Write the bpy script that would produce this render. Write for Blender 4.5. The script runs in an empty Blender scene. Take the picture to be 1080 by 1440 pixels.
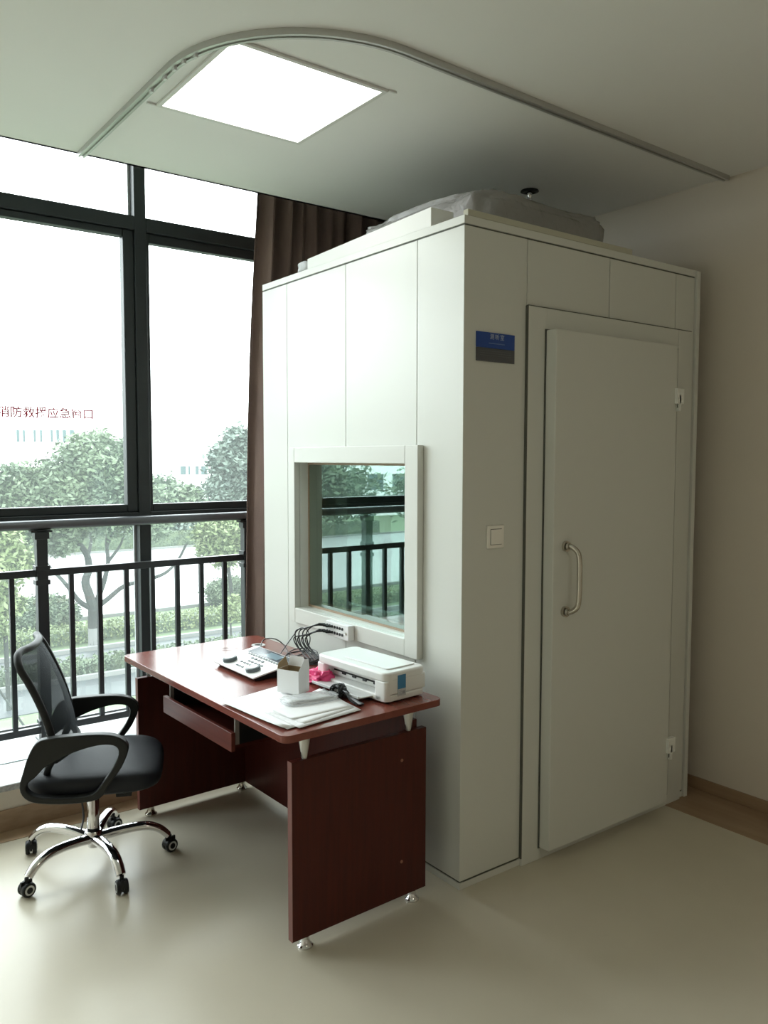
import bpy, bmesh, math, random
import numpy as np
from mathutils import Vector, Matrix
random.seed(7); rng = np.random.default_rng(7)
SC = bpy.context.scene
COL = SC.collection
R = math.radians

# ------------------------------------------------------------------ camera
CAM = Vector((-1.98728, -2.17957, 1.60275))
CR = Vector((0.80003, -0.59996, 0.00172)); CU = Vector((0.038, 0.05354, 0.99784)); CF = Vector((0.59876, 0.79824, -0.06563))
FPX = 1148.89
cd = bpy.data.cameras.new('camera'); cam = bpy.data.objects.new('camera', cd); COL.objects.link(cam)
cd.sensor_fit = 'HORIZONTAL'; cd.sensor_width = 36; cd.lens = 36*FPX/1080; cd.clip_end = 400; cd.clip_start = .05
m = Matrix((CR, CU, -CF)).transposed().to_4x4(); m.translation = CAM; cam.matrix_world = m
SC.camera = cam
SC.view_settings.view_transform = 'Standard'; SC.view_settings.look = 'None'; SC.view_settings.gamma = 1
SC.view_settings.use_curve_mapping = False
SC.view_settings.exposure = 0.0

def at(px, py, ax, val):
    """world point seen at photo pixel (px, py) on the plane axis ax = val"""
    d = CF + CR*((px-540)/FPX) - CU*((py-720)/FPX)
    return CAM + d*((val-CAM[ax])/d[ax])

# ------------------------------------------------------------------ materials
MATS = {}
def mat(name, col, rough=.5, metal=0., spec=.5, noise=None, bump=None, coat=0., emit=None, aniso=None):
    """noise=(scale,(sx,sy,sz),strength,col2) ; bump=(scale,strength)"""
    if name in MATS: return MATS[name]
    M = bpy.data.materials.new(name); M.use_nodes = True; nt = M.node_tree; N = nt.nodes; L = nt.links
    b = N['Principled BSDF']
    b.inputs['Base Color'].default_value = (*col, 1); b.inputs['Roughness'].default_value = rough
    b.inputs['Metallic'].default_value = metal; b.inputs['Specular IOR Level'].default_value = spec
    b.inputs['Coat Weight'].default_value = coat
    if noise or bump: tc = N.new('ShaderNodeTexCoord')
    if noise:
        mp = N.new('ShaderNodeMapping'); mp.inputs['Scale'].default_value = noise[1]; L.new(tc.outputs['Object'], mp.inputs[0])
        nz = N.new('ShaderNodeTexNoise'); nz.inputs['Scale'].default_value = noise[0]; nz.inputs['Detail'].default_value = 5
        L.new(mp.outputs[0], nz.inputs['Vector'])
        rp = N.new('ShaderNodeValToRGB'); rp.color_ramp.elements[0].position = .35; rp.color_ramp.elements[1].position = .68
        rp.color_ramp.elements[0].color = (*col, 1); rp.color_ramp.elements[1].color = (*noise[2], 1)
        L.new(nz.outputs[0], rp.inputs[0]); L.new(rp.outputs[0], b.inputs['Base Color'])
    if bump:
        n2 = N.new('ShaderNodeTexNoise'); n2.inputs['Scale'].default_value = bump[0]; n2.inputs['Detail'].default_value = 4
        L.new(tc.outputs['Object'], n2.inputs['Vector'])
        bp = N.new('ShaderNodeBump'); bp.inputs['Strength'].default_value = bump[1]; bp.inputs['Distance'].default_value = .01
        L.new(n2.outputs[0], bp.inputs['Height']); L.new(bp.outputs[0], b.inputs['Normal'])
    if emit:
        b.inputs['Emission Color'].default_value = (*emit[0], 1); b.inputs['Emission Strength'].default_value = emit[1]
    MATS[name] = M; return M

def glass_mat(name, tint=(1, 1, 1), veil=.03, rough=0., refl=1.0, boost=.08):
    M = bpy.data.materials.new(name); M.use_nodes = True; nt = M.node_tree; N = nt.nodes; L = nt.links
    N.remove(N['Principled BSDF']); out = N['Material Output']
    tr = N.new('ShaderNodeBsdfTransparent'); tr.inputs[0].default_value = (*tint, 1)
    gl = N.new('ShaderNodeBsdfGlossy'); gl.inputs['Roughness'].default_value = rough; gl.inputs[0].default_value = (.80*refl, 1.0*refl, .95*refl, 1)
    df = N.new('ShaderNodeBsdfTranslucent'); df.inputs[0].default_value = (.9, 1, .98, 1)
    geo = N.new('ShaderNodeNewGeometry'); dt = N.new('ShaderNodeVectorMath'); dt.operation = 'DOT_PRODUCT'
    L.new(geo.outputs['Normal'], dt.inputs[0]); L.new(geo.outputs['Incoming'], dt.inputs[1])
    def mth(op, a, b=None):
        q = N.new('ShaderNodeMath'); q.operation = op; q.use_clamp = op in ('ADD', 'SUBTRACT')
        for i, t in enumerate((a, b)):
            if t is None: continue
            if isinstance(t, (int, float)): q.inputs[i].default_value = t
            else: L.new(t, q.inputs[i])
        return q.outputs[0]
    ab = mth('ABSOLUTE', dt.outputs['Value']); pw_ = mth('POWER', mth('SUBTRACT', 1.0, ab), 5.0)
    fac = mth('ADD', mth('MULTIPLY', pw_, .9), boost)
    m1 = N.new('ShaderNodeMixShader'); m2 = N.new('ShaderNodeMixShader'); m1.inputs[0].default_value = veil
    L.new(tr.outputs[0], m1.inputs[1]); L.new(df.outputs[0], m1.inputs[2])
    L.new(fac, m2.inputs[0]); L.new(m1.outputs[0], m2.inputs[1]); L.new(gl.outputs[0], m2.inputs[2])
    L.new(m2.outputs[0], out.inputs[0]); MATS[name] = M; return M

WALL = mat('wall_paint', (.67, .61, .53), .75, bump=(60, .05))
CEIL = mat('ceiling_paint', (.80, .80, .79), .8)
FLOOR = mat('vinyl_floor', (.55, .505, .405), .29, spec=.5, noise=(2.2, (1, 1, 1), (.59, .545, .44)), bump=(3, .03))
BORDER = mat('brown_vinyl', (.30, .20, .125), .38, noise=(1.5, (12, 1, 40), (.36, .25, .16)))
MARBLE = mat('white_marble', (.80, .80, .79), .25, noise=(5, (1, 1, 1), (.70, .70, .70)))
GRANITE = mat('grey_stone_edge', (.30, .30, .31), .5, noise=(80, (1, 1, 1), (.5, .5, .5)))
STEELBLUE = mat('sill_strip', (.42, .50, .54), .35, metal=.3)
FRAME = mat('window_frame_paint', (.022, .027, .029), .45, spec=.35)
BEAD = mat('grey_gasket', (.35, .37, .38), .5)
RAIL = mat('railing_paint', (.014, .018, .022), .36, spec=.5)
HANDR = mat('handrail_paint', (.10, .105, .115), .30, metal=.35)
BOOTH = mat('booth_enamel', (.66, .67, .63), .28, spec=.5, bump=(2.2, .02))
BOOTHT = mat('booth_trim', (.66, .67, .63), .34)
SEAM = mat('seam_gasket', (.10, .105, .09), .7)
BOOTHI = mat('booth_lining', (.30, .27, .22), .8, noise=(90, (1, 1, 1), (.24, .22, .18)))
TAN = mat('tan_window_lining', (.36, .27, .19), .6)
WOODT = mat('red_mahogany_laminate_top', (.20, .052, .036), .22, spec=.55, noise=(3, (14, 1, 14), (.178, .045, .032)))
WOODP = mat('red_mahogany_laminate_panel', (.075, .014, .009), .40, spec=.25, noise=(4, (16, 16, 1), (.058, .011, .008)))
WOODE = mat('mahogany_edge_band', (.16, .055, .045), .4)
SILVER = mat('silver_plastic', (.62, .62, .60), .32, metal=.5)
CHROME = mat('chrome', (.72, .72, .74), .08, metal=1)
STEEL = mat('brushed_steel', (.55, .52, .46), .22, metal=1)
BLACKP = mat('black_plastic', (.008, .009, .010), .42, spec=.3)
BLACKPG = mat('dark_grey_plastic', (.008, .009, .009), .45, spec=.35)
BLACKF = mat('black_mesh_fabric_seat', (.006, .008, .013), .55, spec=.35, bump=(600, .25))
RUBBER = mat('cable_rubber', (.010, .010, .012), .35)
WHITEP = mat('white_plastic', (.80, .81, .80), .32)
WHITEPG = mat('grey_white_plastic', (.62, .64, .64), .35)
DARKGAP = mat('dark_slot', (.02, .02, .02), .7)
CARD = mat('white_card', (.80, .81, .82), .6)
KRAFT = mat('brown_board_inside', (.36, .26, .15), .8)
PAPER = mat('paper', (.86, .87, .88), .7)
PAPERG = mat('printed_paper', (.70, .70, .72), .7, noise=(90, (1, 4, 1), (.86, .87, .88)))
INK = mat('faint_ink', (.35, .36, .4), .8)
SCREEN = mat('lcd_screen', (.22, .31, .36), .12)
NAVY = mat('dark_display_surround', (.035, .055, .075), .16)
KNOB = mat('grey_knob', (.10, .13, .14), .4)
PINK = mat('pink_plastic_bag', (.80, .06, .22), .3, bump=(60, .6))
CURT = mat('brown_velvet', (.135, .088, .075), .85, noise=(6, (1, 1, .4), (.20, .135, .11)), bump=(200, .2))
ALU = mat('aluminium_track', (.50, .50, .48), .38, metal=.6)
ALUF = mat('white_alu_frame', (.66, .66, .64), .4)
SIGNB = mat('sign_blue', (.012, .06, .30), .35)
SIGNG = mat('sign_grey', (.095, .10, .115), .3, metal=.3)
SIGNT = mat('sign_lettering', (.45, .52, .68), .5)
RED = mat('red_sticker_lettering', (.42, .004, .04), .6)
FOAM = mat('white_foam_board', (.80, .81, .79), .6)
STRIPC = mat('beige_board', (.50, .49, .40), .7)
BLUE = mat('sticker_blue', (.05, .22, .42), .4)
STICK = mat('sticker_pale', (.55, .58, .60), .5)
LIGHT = mat('light_diffuser', (.9, .9, .9), .5, emit=((1, 1, .98), 4.2))
FILLW = mat('warm_fill_panel', (.9, .9, .9), .5, emit=((1, .90, .74), 9.0))  # emitter of the added warm fill panel at the back
# outdoors
GRASS = mat('grass', (.065, .095, .045), .9, noise=(1.4, (1, 1, 1), (.085, .12, .06)))
PAVE = mat('wet_paving', (.030, .036, .038), .5, spec=.2, noise=(.5, (1, 1, 1), (.05, .056, .058)))
ROAD = mat('wet_road', (.16, .165, .165), .35, noise=(.4, (1, 3, 1), (.19, .195, .195)))
KERB = mat('kerb_stone', (.12, .125, .12), .8)
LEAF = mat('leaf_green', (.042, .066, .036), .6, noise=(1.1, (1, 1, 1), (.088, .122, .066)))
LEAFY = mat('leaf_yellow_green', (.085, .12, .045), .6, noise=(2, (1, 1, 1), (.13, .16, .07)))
LEAFH = mat('leaf_hazy_green', (.060, .085, .070), .6, noise=(1.2, (1, 1, 1), (.085, .115, .09)))  # far foliage, its colour paled to suggest haze
HEDGE = mat('hedge_green', (.042, .064, .038), .7, noise=(3, (1, 1, 1), (.08, .11, .055)))
BARK = mat('bark', (.016, .018, .017), .9, spec=.2, noise=(6, (1, 1, .3), (.03, .032, .030)))
LIME = mat('whitewashed_bark', (.12, .125, .12), .9)
BUILD = mat('white_render', (.62, .64, .63), .85)
PANEW = mat('far_window_glass', (.07, .10, .105), .9, spec=.1)  # pane colour lightened so distance haze is in the material
GLASS = glass_mat('window_glass', (.985, 1, .99), .05)  # translucent veil in the panes stands in for outdoor haze
BGLASS = glass_mat('booth_glass', (.62, .72, .68), .0, refl=1.0, boost=.26)
def film(name, col, alpha, rough):
    M = bpy.data.materials.new(name); M.use_nodes = True; nt = M.node_tree; N = nt.nodes; L = nt.links
    b = N['Principled BSDF']; b.inputs['Base Color'].default_value = (*col, 1); b.inputs['Roughness'].default_value = rough
    b.inputs['Alpha'].default_value = alpha
    tc = N.new('ShaderNodeTexCoord'); nz = N.new('ShaderNodeTexNoise'); nz.inputs['Scale'].default_value = 14; nz.inputs['Detail'].default_value = 6
    bp = N.new('ShaderNodeBump'); bp.inputs['Strength'].default_value = .9; bp.inputs['Distance'].default_value = .02
    L.new(tc.outputs['Object'], nz.inputs['Vector']); L.new(nz.outputs[0], bp.inputs['Height']); L.new(bp.outputs[0], b.inputs['Normal'])
    MATS[name] = M; return M
FILM = film('clear_plastic_film', (.80, .82, .84), .55, .12)
WRAP = film('plastic_wrapped_padding', (.30, .295, .29), 1.0, .16)
MESHB = mat('chair_back_mesh', (.035, .045, .055), .7, spec=.2); MESHB.node_tree.nodes['Principled BSDF'].inputs['Alpha'].default_value = .68

# ------------------------------------------------------------------ mesh builder
class MB:
    def __init__(s): s.v = []; s.f = []
    def add(s, vs, fs):
        n = len(s.v); s.v += [tuple(map(float, p)) for p in vs]; s.f += [tuple(i+n for i in f) for f in fs]; return s
    def box(s, x0, x1, y0, y1, z0, z1, M=None):
        p = [Vector(q) for q in ((x0,y0,z0),(x1,y0,z0),(x1,y1,z0),(x0,y1,z0),(x0,y0,z1),(x1,y0,z1),(x1,y1,z1),(x0,y1,z1))]
        if M: p = [M @ q for q in p]
        return s.add(p, [(0,3,2,1),(4,5,6,7),(0,1,5,4),(1,2,6,5),(2,3,7,6),(3,0,4,7)])
    def tube(s, pts, r, n=10, cap=True, sx=1.0):
        pts = [Vector(p) for p in pts]; rr = r if isinstance(r, (list, tuple)) else [r]*len(pts)
        vs = []; up = None
        for i, p in enumerate(pts):
            t = (pts[min(i+1, len(pts)-1)] - pts[max(i-1, 0)]).normalized()
            if up is None:
                up = Vector((0,0,1)) if abs(t.z) < .9 else Vector((1,0,0))
            a = (up - t*up.dot(t)).normalized(); b = t.cross(a); up = a
            for k in range(n):
                w = 2*math.pi*k/n; vs.append(p + (a*math.cos(w) + b*math.sin(w)*sx)*rr[i])
        fs = [(i*n+k, i*n+(k+1) % n, (i+1)*n+(k+1) % n, (i+1)*n+k) for i in range(len(pts)-1) for k in range(n)]
        if cap: fs += [tuple(range(n))[::-1], tuple((len(pts)-1)*n+k for k in range(n))]
        return s.add(vs, fs)
    def lathe(s, prof, c=(0,0,0), n=24, M=None):
        vs = []
        for r, z in prof:
            for k in range(n):
                w = 2*math.pi*k/n; q = Vector((r*math.cos(w), r*math.sin(w), z))
                if M: q = M @ q
                vs.append(q + Vector(c))
        fs = [(i*n+k, i*n+(k+1) % n, (i+1)*n+(k+1) % n, (i+1)*n+k) for i in range(len(prof)-1) for k in range(n)]
        fs += [tuple(range(n))[::-1], tuple((len(prof)-1)*n+k for k in range(n))]
        return s.add(vs, fs)
    def prism(s, poly, lo, hi, f):
        n = len(poly); vs = [f(a, b, lo) for a, b in poly] + [f(a, b, hi) for a, b in poly]
        return s.add(vs, [tuple(range(n))[::-1], tuple(range(n, 2*n))] + [(i, (i+1) % n, n+(i+1) % n, n+i) for i in range(n)])
    def ring(s, outer, inner, lo, hi, f):
        n = len(outer); vs = [f(a, b, h) for h in (lo, hi) for a, b in list(outer)+list(inner)]
        fs = []
        for i in range(n):
            j = (i+1) % n
            fs += [(i, n+i, n+j, j), (2*n+i, 2*n+j, 3*n+j, 3*n+i), (i, j, 2*n+j, 2*n+i), (n+i, 3*n+i, 3*n+j, n+j)]
        return s.add(vs, fs)
    def frame(s, ax, lo, hi, a0, a1, b0, b1, w):
        """rectangular ring; ax = thickness axis, a/b = the other two axes in order, w=(left,right,bottom,top)"""
        def bx(p, q, r_, t_):
            d = [None]*3; o = [i for i in range(3) if i != ax]; d[ax] = (lo, hi); d[o[0]] = (p, q); d[o[1]] = (r_, t_)
            s.box(*d[0], *d[1], *d[2])
        bx(a0, a0+w[0], b0, b1); bx(a1-w[1], a1, b0, b1); bx(a0+w[0], a1-w[1], b0, b0+w[2]); bx(a0+w[0], a1-w[1], b1-w[3], b1)
        return s
    def build(s, name, m_, parent=None, bevel=0, smooth=False, sub=0, seg=2):
        me = bpy.data.meshes.new(name); me.from_pydata(s.v, [], s.f); me.update()
        bm = bmesh.new(); bm.from_mesh(me); bmesh.ops.recalc_face_normals(bm, faces=bm.faces); bm.to_mesh(me); bm.free()
        me.materials.append(m_); o = bpy.data.objects.new(name, me); COL.objects.link(o)
        if smooth:
            for p in me.polygons: p.use_smooth = True
        if bevel:
            b = o.modifiers.new('bevel', 'BEVEL'); b.width = bevel; b.segments = seg; b.limit_method = 'ANGLE'; b.angle_limit = R(35)
            for p in me.polygons: p.use_smooth = True
            b.harden_normals = True
        if sub:
            q = o.modifiers.new('sub', 'SUBSURF'); q.levels = q.render_levels = sub
        if smooth and not bevel and not sub:
            try:
                me.set_sharp_from_angle(angle=R(40))
            except Exception: pass
        if parent is not None: o.parent = parent
        return o

def tag(o, label=None, cat=None, group=None, kind=None):
    if label: o['label'] = label
    if cat: o['category'] = cat
    if group: o['group'] = group
    if kind: o['kind'] = kind
    return o
def empty(name, loc=(0,0,0), rz=0, label=None, cat=None, group=None, kind=None):
    o = bpy.data.objects.new(name, None); COL.objects.link(o); o.location = loc; o.rotation_euler = (0,0,rz); o.empty_display_size = .1
    return tag(o, label, cat, group, kind)
def struct(o): o['kind'] = 'structure'; return o

def smooth_path(pts, n=6, closed=False):
    P = [Vector(p) for p in pts]; out = []
    for i in range(len(P)-1):
        p0 = P[max(i-1,0)]; p1 = P[i]; p2 = P[i+1]; p3 = P[min(i+2, len(P)-1)]
        for k in range(n):
            t = k/n
            out.append(.5*((2*p1) + (p2-p0)*t + (2*p0-5*p1+4*p2-p3)*t*t + (3*p1-p0-3*p2+p3)*t**3))
    out.append(P[-1]); return out

def text_mesh(txt, name, size, m_, origin, xdir, up, parent=None, depth=.0006, align='CENTER', spacing=1.0, bold=0.0):
    cu = bpy.data.curves.new(name, 'FONT'); cu.body = txt; cu.size = size; cu.extrude = depth; cu.align_x = align; cu.align_y = 'CENTER'
    cu.space_character = spacing; cu.offset = bold
    t = bpy.data.objects.new(name+'_tmp', cu); COL.objects.link(t)
    dg = bpy.context.evaluated_depsgraph_get(); me = bpy.data.meshes.new_from_object(t.evaluated_get(dg))
    bpy.data.objects.remove(t); bpy.data.curves.remove(cu)
    x = Vector(xdir).normalized(); u = Vector(up).normalized(); z = x.cross(u)
    M = Matrix((x, u, z)).transposed().to_4x4(); M.translation = Vector(origin); me.transform(M)
    me.materials.clear(); me.materials.append(m_)
    me.name = name; o = bpy.data.objects.new(name, me); COL.objects.link(o)
    if parent is not None: o.parent = parent
    return o

# ------------------------------------------------------------------ room shell
HC = 2.886; XR = 1.565; XL = -3.5; YB = -5.6; YS = 1.53; YG = 2.20; ZS = .206; TOPW = 3.25; XWE = .62
struct(MB().box(XL, XR, YB, YG+.1, -.12, 0).build('floor', FLOOR))
struct(MB().box(XL, XR, YB, 1.44, HC, HC+.12).box(XL, XR, 1.42, 1.44, HC, TOPW).box(XL, XR, 1.44, YG+.1, TOPW, TOPW+.1).build('ceiling', CEIL))
struct(MB().box(XR, XR+.15, YB, YG+.1, -.12, TOPW+.1).build('wall_right', WALL))
struct(MB().box(XL-.15, XL, YB, YG+.1, -.12, TOPW+.1).build('wall_left', WALL))
struct(MB().box(XL, XR, YB-.15, YB, -.12, TOPW+.1).build('wall_back', WALL))
struct(MB().box(XL, XWE, YS, YG+.1, 0, .18).box(XWE, XR, 2.12, YG+.1, .18, TOPW).box(1.08, XR, YS, 2.12, .0, TOPW).box(XWE, 1.08, YS, YG+.1, 0, .18).build('wall_front', WALL))
struct(MB().box(XL, XWE, YS-.012, 2.12, .180, ZS).build('trim_1', MARBLE, bevel=.003))
struct(MB().box(XL, XWE, YS-.016, YS-.0115, .178, ZS-.002).build('trim_2', GRANITE))
struct(MB().box(XL, XWE, 1.775, 1.825, ZS, ZS+.004).build('trim_3', STEELBLUE, bevel=.001))
struct(MB().box(XL, 1.448, YS-.012, YS-.0001, 0, .095).build('baseboard_front', BORDER, bevel=.004))
struct(MB().box(XR-.012, XR-.0001, YB, YS-.02, 0, .06).build('baseboard_right', BORDER, bevel=.004))
struct(MB().box(XL, -.0, 1.417, YS-.0125, .0, .0022).build('trim_4', BORDER))
struct(MB().box(1.27, XR-.0125, YB, -.002, .0, .0022).box(1.449, XR-.0125, -.002, 1.5, .0, .0022).build('trim_5', BORDER))

# ------------------------------------------------------------------ windows
BX = [(-3.46, -1.935), (-1.872, -.407), (-.344, .56)]    # bays between mullions
for i, (a, b) in enumerate(BX):
    w = struct(empty('window_%d' % (i+1), ((a+b)/2, 2.2, ZS)))
    inv = Vector((-(a+b)/2, -2.2, -ZS))
    def par(o): o.parent = w; o.location = inv; return o
    fr = MB()
    fr.box(a, b, 2.12, 2.21, 2.80, 2.873).box(a, b, 2.12, 2.21, 1.25, 1.312).box(a, b, 2.14, 2.21, ZS, .226)
    fr.box(a, b, 2.12, 2.21, TOPW-.05, TOPW)
    if i == 0: fr.box(a-.04, a, 2.12, 2.21, ZS, TOPW)
    fr.box(b, b+.063, 2.12, 2.21, ZS, TOPW)
    par(fr.build('window_frame', FRAME, bevel=.004))
    op = i == 1 or i == 0
    if op:
        par(MB().frame(1, 2.135, 2.195, a, b, 1.312, 2.80, (.058, .058, .042, .036)).build('sash', FRAME, bevel=.006))
    else:
        par(MB().frame(1, 2.145, 2.195, a, b, 1.312, 2.80, (.024, .024, .040, .05)).build('sash', FRAME, bevel=.004))
    bd = MB()
    for z0, z1 in ((.226, 1.25), (2.873, TOPW-.05)): bd.frame(1, 2.178, 2.19, a, b, z0, z1, (.012,)*4)
    par(bd.build('gasket', BEAD))
    mw = .05 if op else .02
    for z0, z1, q in ((.228, 1.248, 0), (1.35, 2.755, mw), (2.875, TOPW-.052, 0)):
        par(MB().add([(a+q, 2.186, z0), (b-q, 2.186, z0), (b-q, 2.186, z1), (a+q, 2.186, z1)], [(0,1,2,3)]).build('window_pane', GLASS))
    if i == 1:
        par(MB().box(a+.02, a+.045, 2.10, 2.136, 1.9, 2.02).build('window_handle', BLACKPG, bevel=.004))
# red lettering stuck on the glass
tt = text_mesh('消防救援应急窗口', 'window_lettering', .0575, RED, (-.848, 2.179, 1.826), (1,0,0), (0,0,1), spacing=1.0, bold=.0007)
me = tt.data
bb = [min(v.co.x for v in me.vertices), max(v.co.x for v in me.vertices)]
for v_ in me.vertices: v_.co.x = -1.088 + (v_.co.x-bb[0])*(.462/(bb[1]-bb[0]))
tag(tt, 'row of small red Chinese characters stuck on the left window pane', 'lettering')

# ------------------------------------------------------------------ railing
rl = empty('window_railing', (-.4, 2.026, ZS), 0, 'dark metal guard railing with round grey handrail standing on the window sill', 'railing')
rinv = Vector((.4, -2.026, -ZS))
def rp(o): o.parent = rl; o.location = rinv; return o
rp(MB().tube([(-3.45, 2.026, 1.2735), (.55, 2.026, 1.2735)], .024, 20).build('handrail', HANDR, smooth=True))
rp(MB().box(-3.45, .55, 2.010, 2.042, 1.020, 1.055).build('middle_rail', RAIL, bevel=.003))
rp(MB().box(-3.45, .55, 2.012, 2.040, .238, .272).build('bottom_rail', RAIL, bevel=.003))
posts = [-.939-1.12*k for k in (2, 1, 0)] + [.181]
for k, px in enumerate(posts):
    p = MB().box(px-.026, px+.026, 2.000, 2.052, ZS+.008, 1.25)
    po = rp(p.build('post', RAIL, bevel=.003))
    for a_ in ((.05, 2.0, 2.052, 1.238, 1.247), (.034, 1.998, 2.054, 1.205, 1.238), (.034, 1.997, 2.055, 1.050, 1.074), (.034, 1.997, 2.055, .980, 1.004), (.034, 1.997, 2.055, .285, .305), (.042, 1.985, 2.067, ZS, ZS+.01)):
        MB().box(px-a_[0], px+a_[0], *a_[1:]).build('post_bracket', RAIL, po, bevel=.002)
bals = [-.939+.14*k for k in range(1, 8)]
for s_ in (1, 2): bals += [x-1.12*s_ for x in bals[:7]]
bals += [.181+.14, .181+.28]
for x in bals:
    rp(MB().box(x-.0115, x+.0115, 2.015, 2.037, .272, 1.023).build('baluster', RAIL))

# ------------------------------------------------------------------ curtain
cu = MB(); nx, nz = 110, 30; Z0, Z1 = .26, 3.16
for j in range(nz+1):
    z = Z0+(Z1-Z0)*j/nz
    for i in range(nx+1):
        u = i/nx; amp = .030+.016*math.sin(3.1*u*math.pi+.4)
        x = .090-(2.9-z)*.036 + u*.96 + .010*math.sin(z*2.1+u*9)
        y = 1.700 + amp*math.sin(u*2*math.pi*10.2 + .5*math.sin(z*1.4)) + .014*math.sin(u*41+z)
        cu.v.append((x, y, z))
for j in range(nz):
    for i in range(nx):
        a = j*(nx+1)+i; cu.f.append((a, a+1, a+nx+2, a+nx+1))
c = cu.build('curtain', CURT, smooth=True); sd = c.modifiers.new('s', 'SOLIDIFY'); sd.thickness = .004
tag(c, 'long brown pleated curtain hanging at the window behind the white booth', 'curtain')

# ------------------------------------------------------------------ booth
H = 2.46; W = 1.447; D = 1.48
bo = empty('soundproof_booth', (0, 0, 0), 0, 'tall white soundproof test booth with window and door in the room corner', 'booth')
G = .0018; T = .07
segs = [(0, .262), (.262, .745), (.745, 1.241), (1.241, D)]
for k, (a, b) in enumerate(segs):
    p = MB()
    lo, hi = a+(G if k else 0), b-G
    def add(y0, y1, z0, z1):
        if y1 > y0 and z1 > z0: p.box(0, T, y0, y1, z0, z1)
    oy0, oy1, oz0, oz1 = .289, 1.139, .889, 1.591
    z0, z1 = .034, 2.424
    if hi <= oy0 or lo >= oy1: add(lo, hi, z0, z1)
    else:
        add(lo, hi, z0, oz0); add(lo, hi, oz1, z1); add(lo, min(hi, oy0), oz0, oz1); add(max(lo, oy1), hi, oz0, oz1)
    p.build('wall_panel', BOOTH, bo, bevel=.001)
# door-side panels
DX0, DX1, DZ1 = .318, 1.385, 2.178
ps = [((T, .320-G), (.034, 2.424)), ((.320+G, .808-G), (DZ1+.002, 2.424)), ((.808+G, 1.272-G), (DZ1+.002, 2.424)), ((1.272+G, 1.418), (.034, 2.424))]
for (x0, x1), (z0, z1) in ps:
    p = MB().box(x0, x1, 0, T, z0, z1)
    if x0 == T: p.box(.0, T, -.0006, -.0001, .034, 2.424)
    p.build('wall_panel', BOOTH, bo, bevel=.001)
MB().box(T+.002, W, D-T, D, .034, 2.424).build('wall_panel', BOOTH, bo)
MB().box(W-T, W-.004, T+.002, D-T-.002, .034, 2.424).build('wall_panel', BOOTH, bo)
MB().box(.004, W-.004, .004, D-.004, 2.418, 2.4305).build('seam', SEAM, bo); MB().box(.004, W-.004, .004, D-.004, .026, .038).build('seam', SEAM, bo)
MB().box(.003, .02, .004, .02, .04, 2.42).build('seam', SEAM, bo)
MB().box(0.012, W-.02, .012, D-.02, .038, 2.418).build('dark_core', SEAM) if False else None
bk = MB()   # dark backing behind the panel joints
for y in (.262, .745, 1.241):
    for z0, z1 in (((.04, 2.41),) if y != .745 else ((.04, .86), (1.62, 2.41))): bk.box(.006, .016, y-.0017, y+.0017, z0, z1)
for x in (.32,): bk.box(x-.0017, x+.0017, .006, .016, .04, 2.41)
for x in (.808, 1.272): bk.box(x-.0017, x+.0017, .006, .016, 2.2, 2.41)
bk.build('joint_seal', SEAM, bo)
MB().box(0, W, 0, D, 2.4305, H).build('top_cap', BOOTHT, bo, bevel=.002)
MB().box(0, W, 0, D, 0, .026).build('base_plinth', BOOTHT, bo, bevel=.002)
MB().box(1.420, W, -.012, .03, .0, 2.455).build('corner_trim', BOOTHT, bo, bevel=.003)
MB().box(1.414, 1.420, .002, .02, .03, 2.42).build('joint_seal', SEAM, bo)
MB().box(.0, .02, D-.022, D-.0185, .03, 2.42).build('joint_seal', SEAM, bo) if False else None
# observation window
wf = MB().frame(0, -.030, -.0005, .218, 1.177, .829, 1.653, (.080, .047, .069, .071)).build('window_surround', BOOTHT, bo, bevel=.003)
# reveal lining : four boards through the wall
rv = MB(); y0, y1, z0, z1 = .298, 1.130, .898, 1.582
MB().frame(0, .0, .045, y0-.008, y1+.008, z0-.008, z1+.008, (.008,)*4).build('window_reveal', BOOTHT, bo)
MB().frame(0, .045, .14, y0-.008, y1+.008, z0-.008, z1+.008, (.018, .018, .018, .018)).build('window_lining', TAN, bo)
MB().add([(.047, y0, z0), (.047, y1, z0), (.047, y1, z1), (.047, y0, z1)], [(0,1,2,3)]).build('window_pane', BGLASS, bo)
MB().add([(.120, y0+.01, z0+.01), (.120, y1-.01, z0+.01), (.120, y1-.01, z1-.01), (.120, y0+.01, z1-.01)], [(0,1,2,3)]).build('window_pane', BGLASS, bo)
li = MB().box(T+.01, W-T-.01, T+.005, T+.03, .04, 2.41).box(T+.01, W-T-.01, D-T-.03, D-T-.005, .04, 2.41).box(W-T-.03, W-T-.005, T+.03, D-T-.03, .04, 2.41)
li.box(T+.01, W-T-.03, T+.03, D-T-.03, 2.39, 2.41).box(T+.01, W-T-.03, T+.03, D-T-.03, .04, .06)
li.build('inner_lining', BOOTHI, bo)
# door set
dfr = MB().frame(1, -.012, T, DX0, DX1, .0, DZ1, (.100, .100, .05, .085)).build('door_frame', BOOTHT, bo, bevel=.002)
MB().box(DX0-.004, DX0+.002, -.0115, .02, .03, DZ1).box(DX0, DX1, -.0117, .0, DZ1-.0005, DZ1+.003).build('joint_seal', SEAM, bo)
dl = MB()
def dpt(x, z, y): return (x, y, z)
dl.box(.408, 1.205, -.016, -.0125, .048, 2.098)
dl.build('door_gasket', SEAM, bo)
door = MB().box(.412, 1.196, -.068, -.016, .052, 2.094).build('door', BOOTH, bo, bevel=.004)
MB().box(1.198, 1.262, -.026, -.012, .062, 2.088).build('hinge_strip', BOOTHT, bo, bevel=.002)
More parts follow.
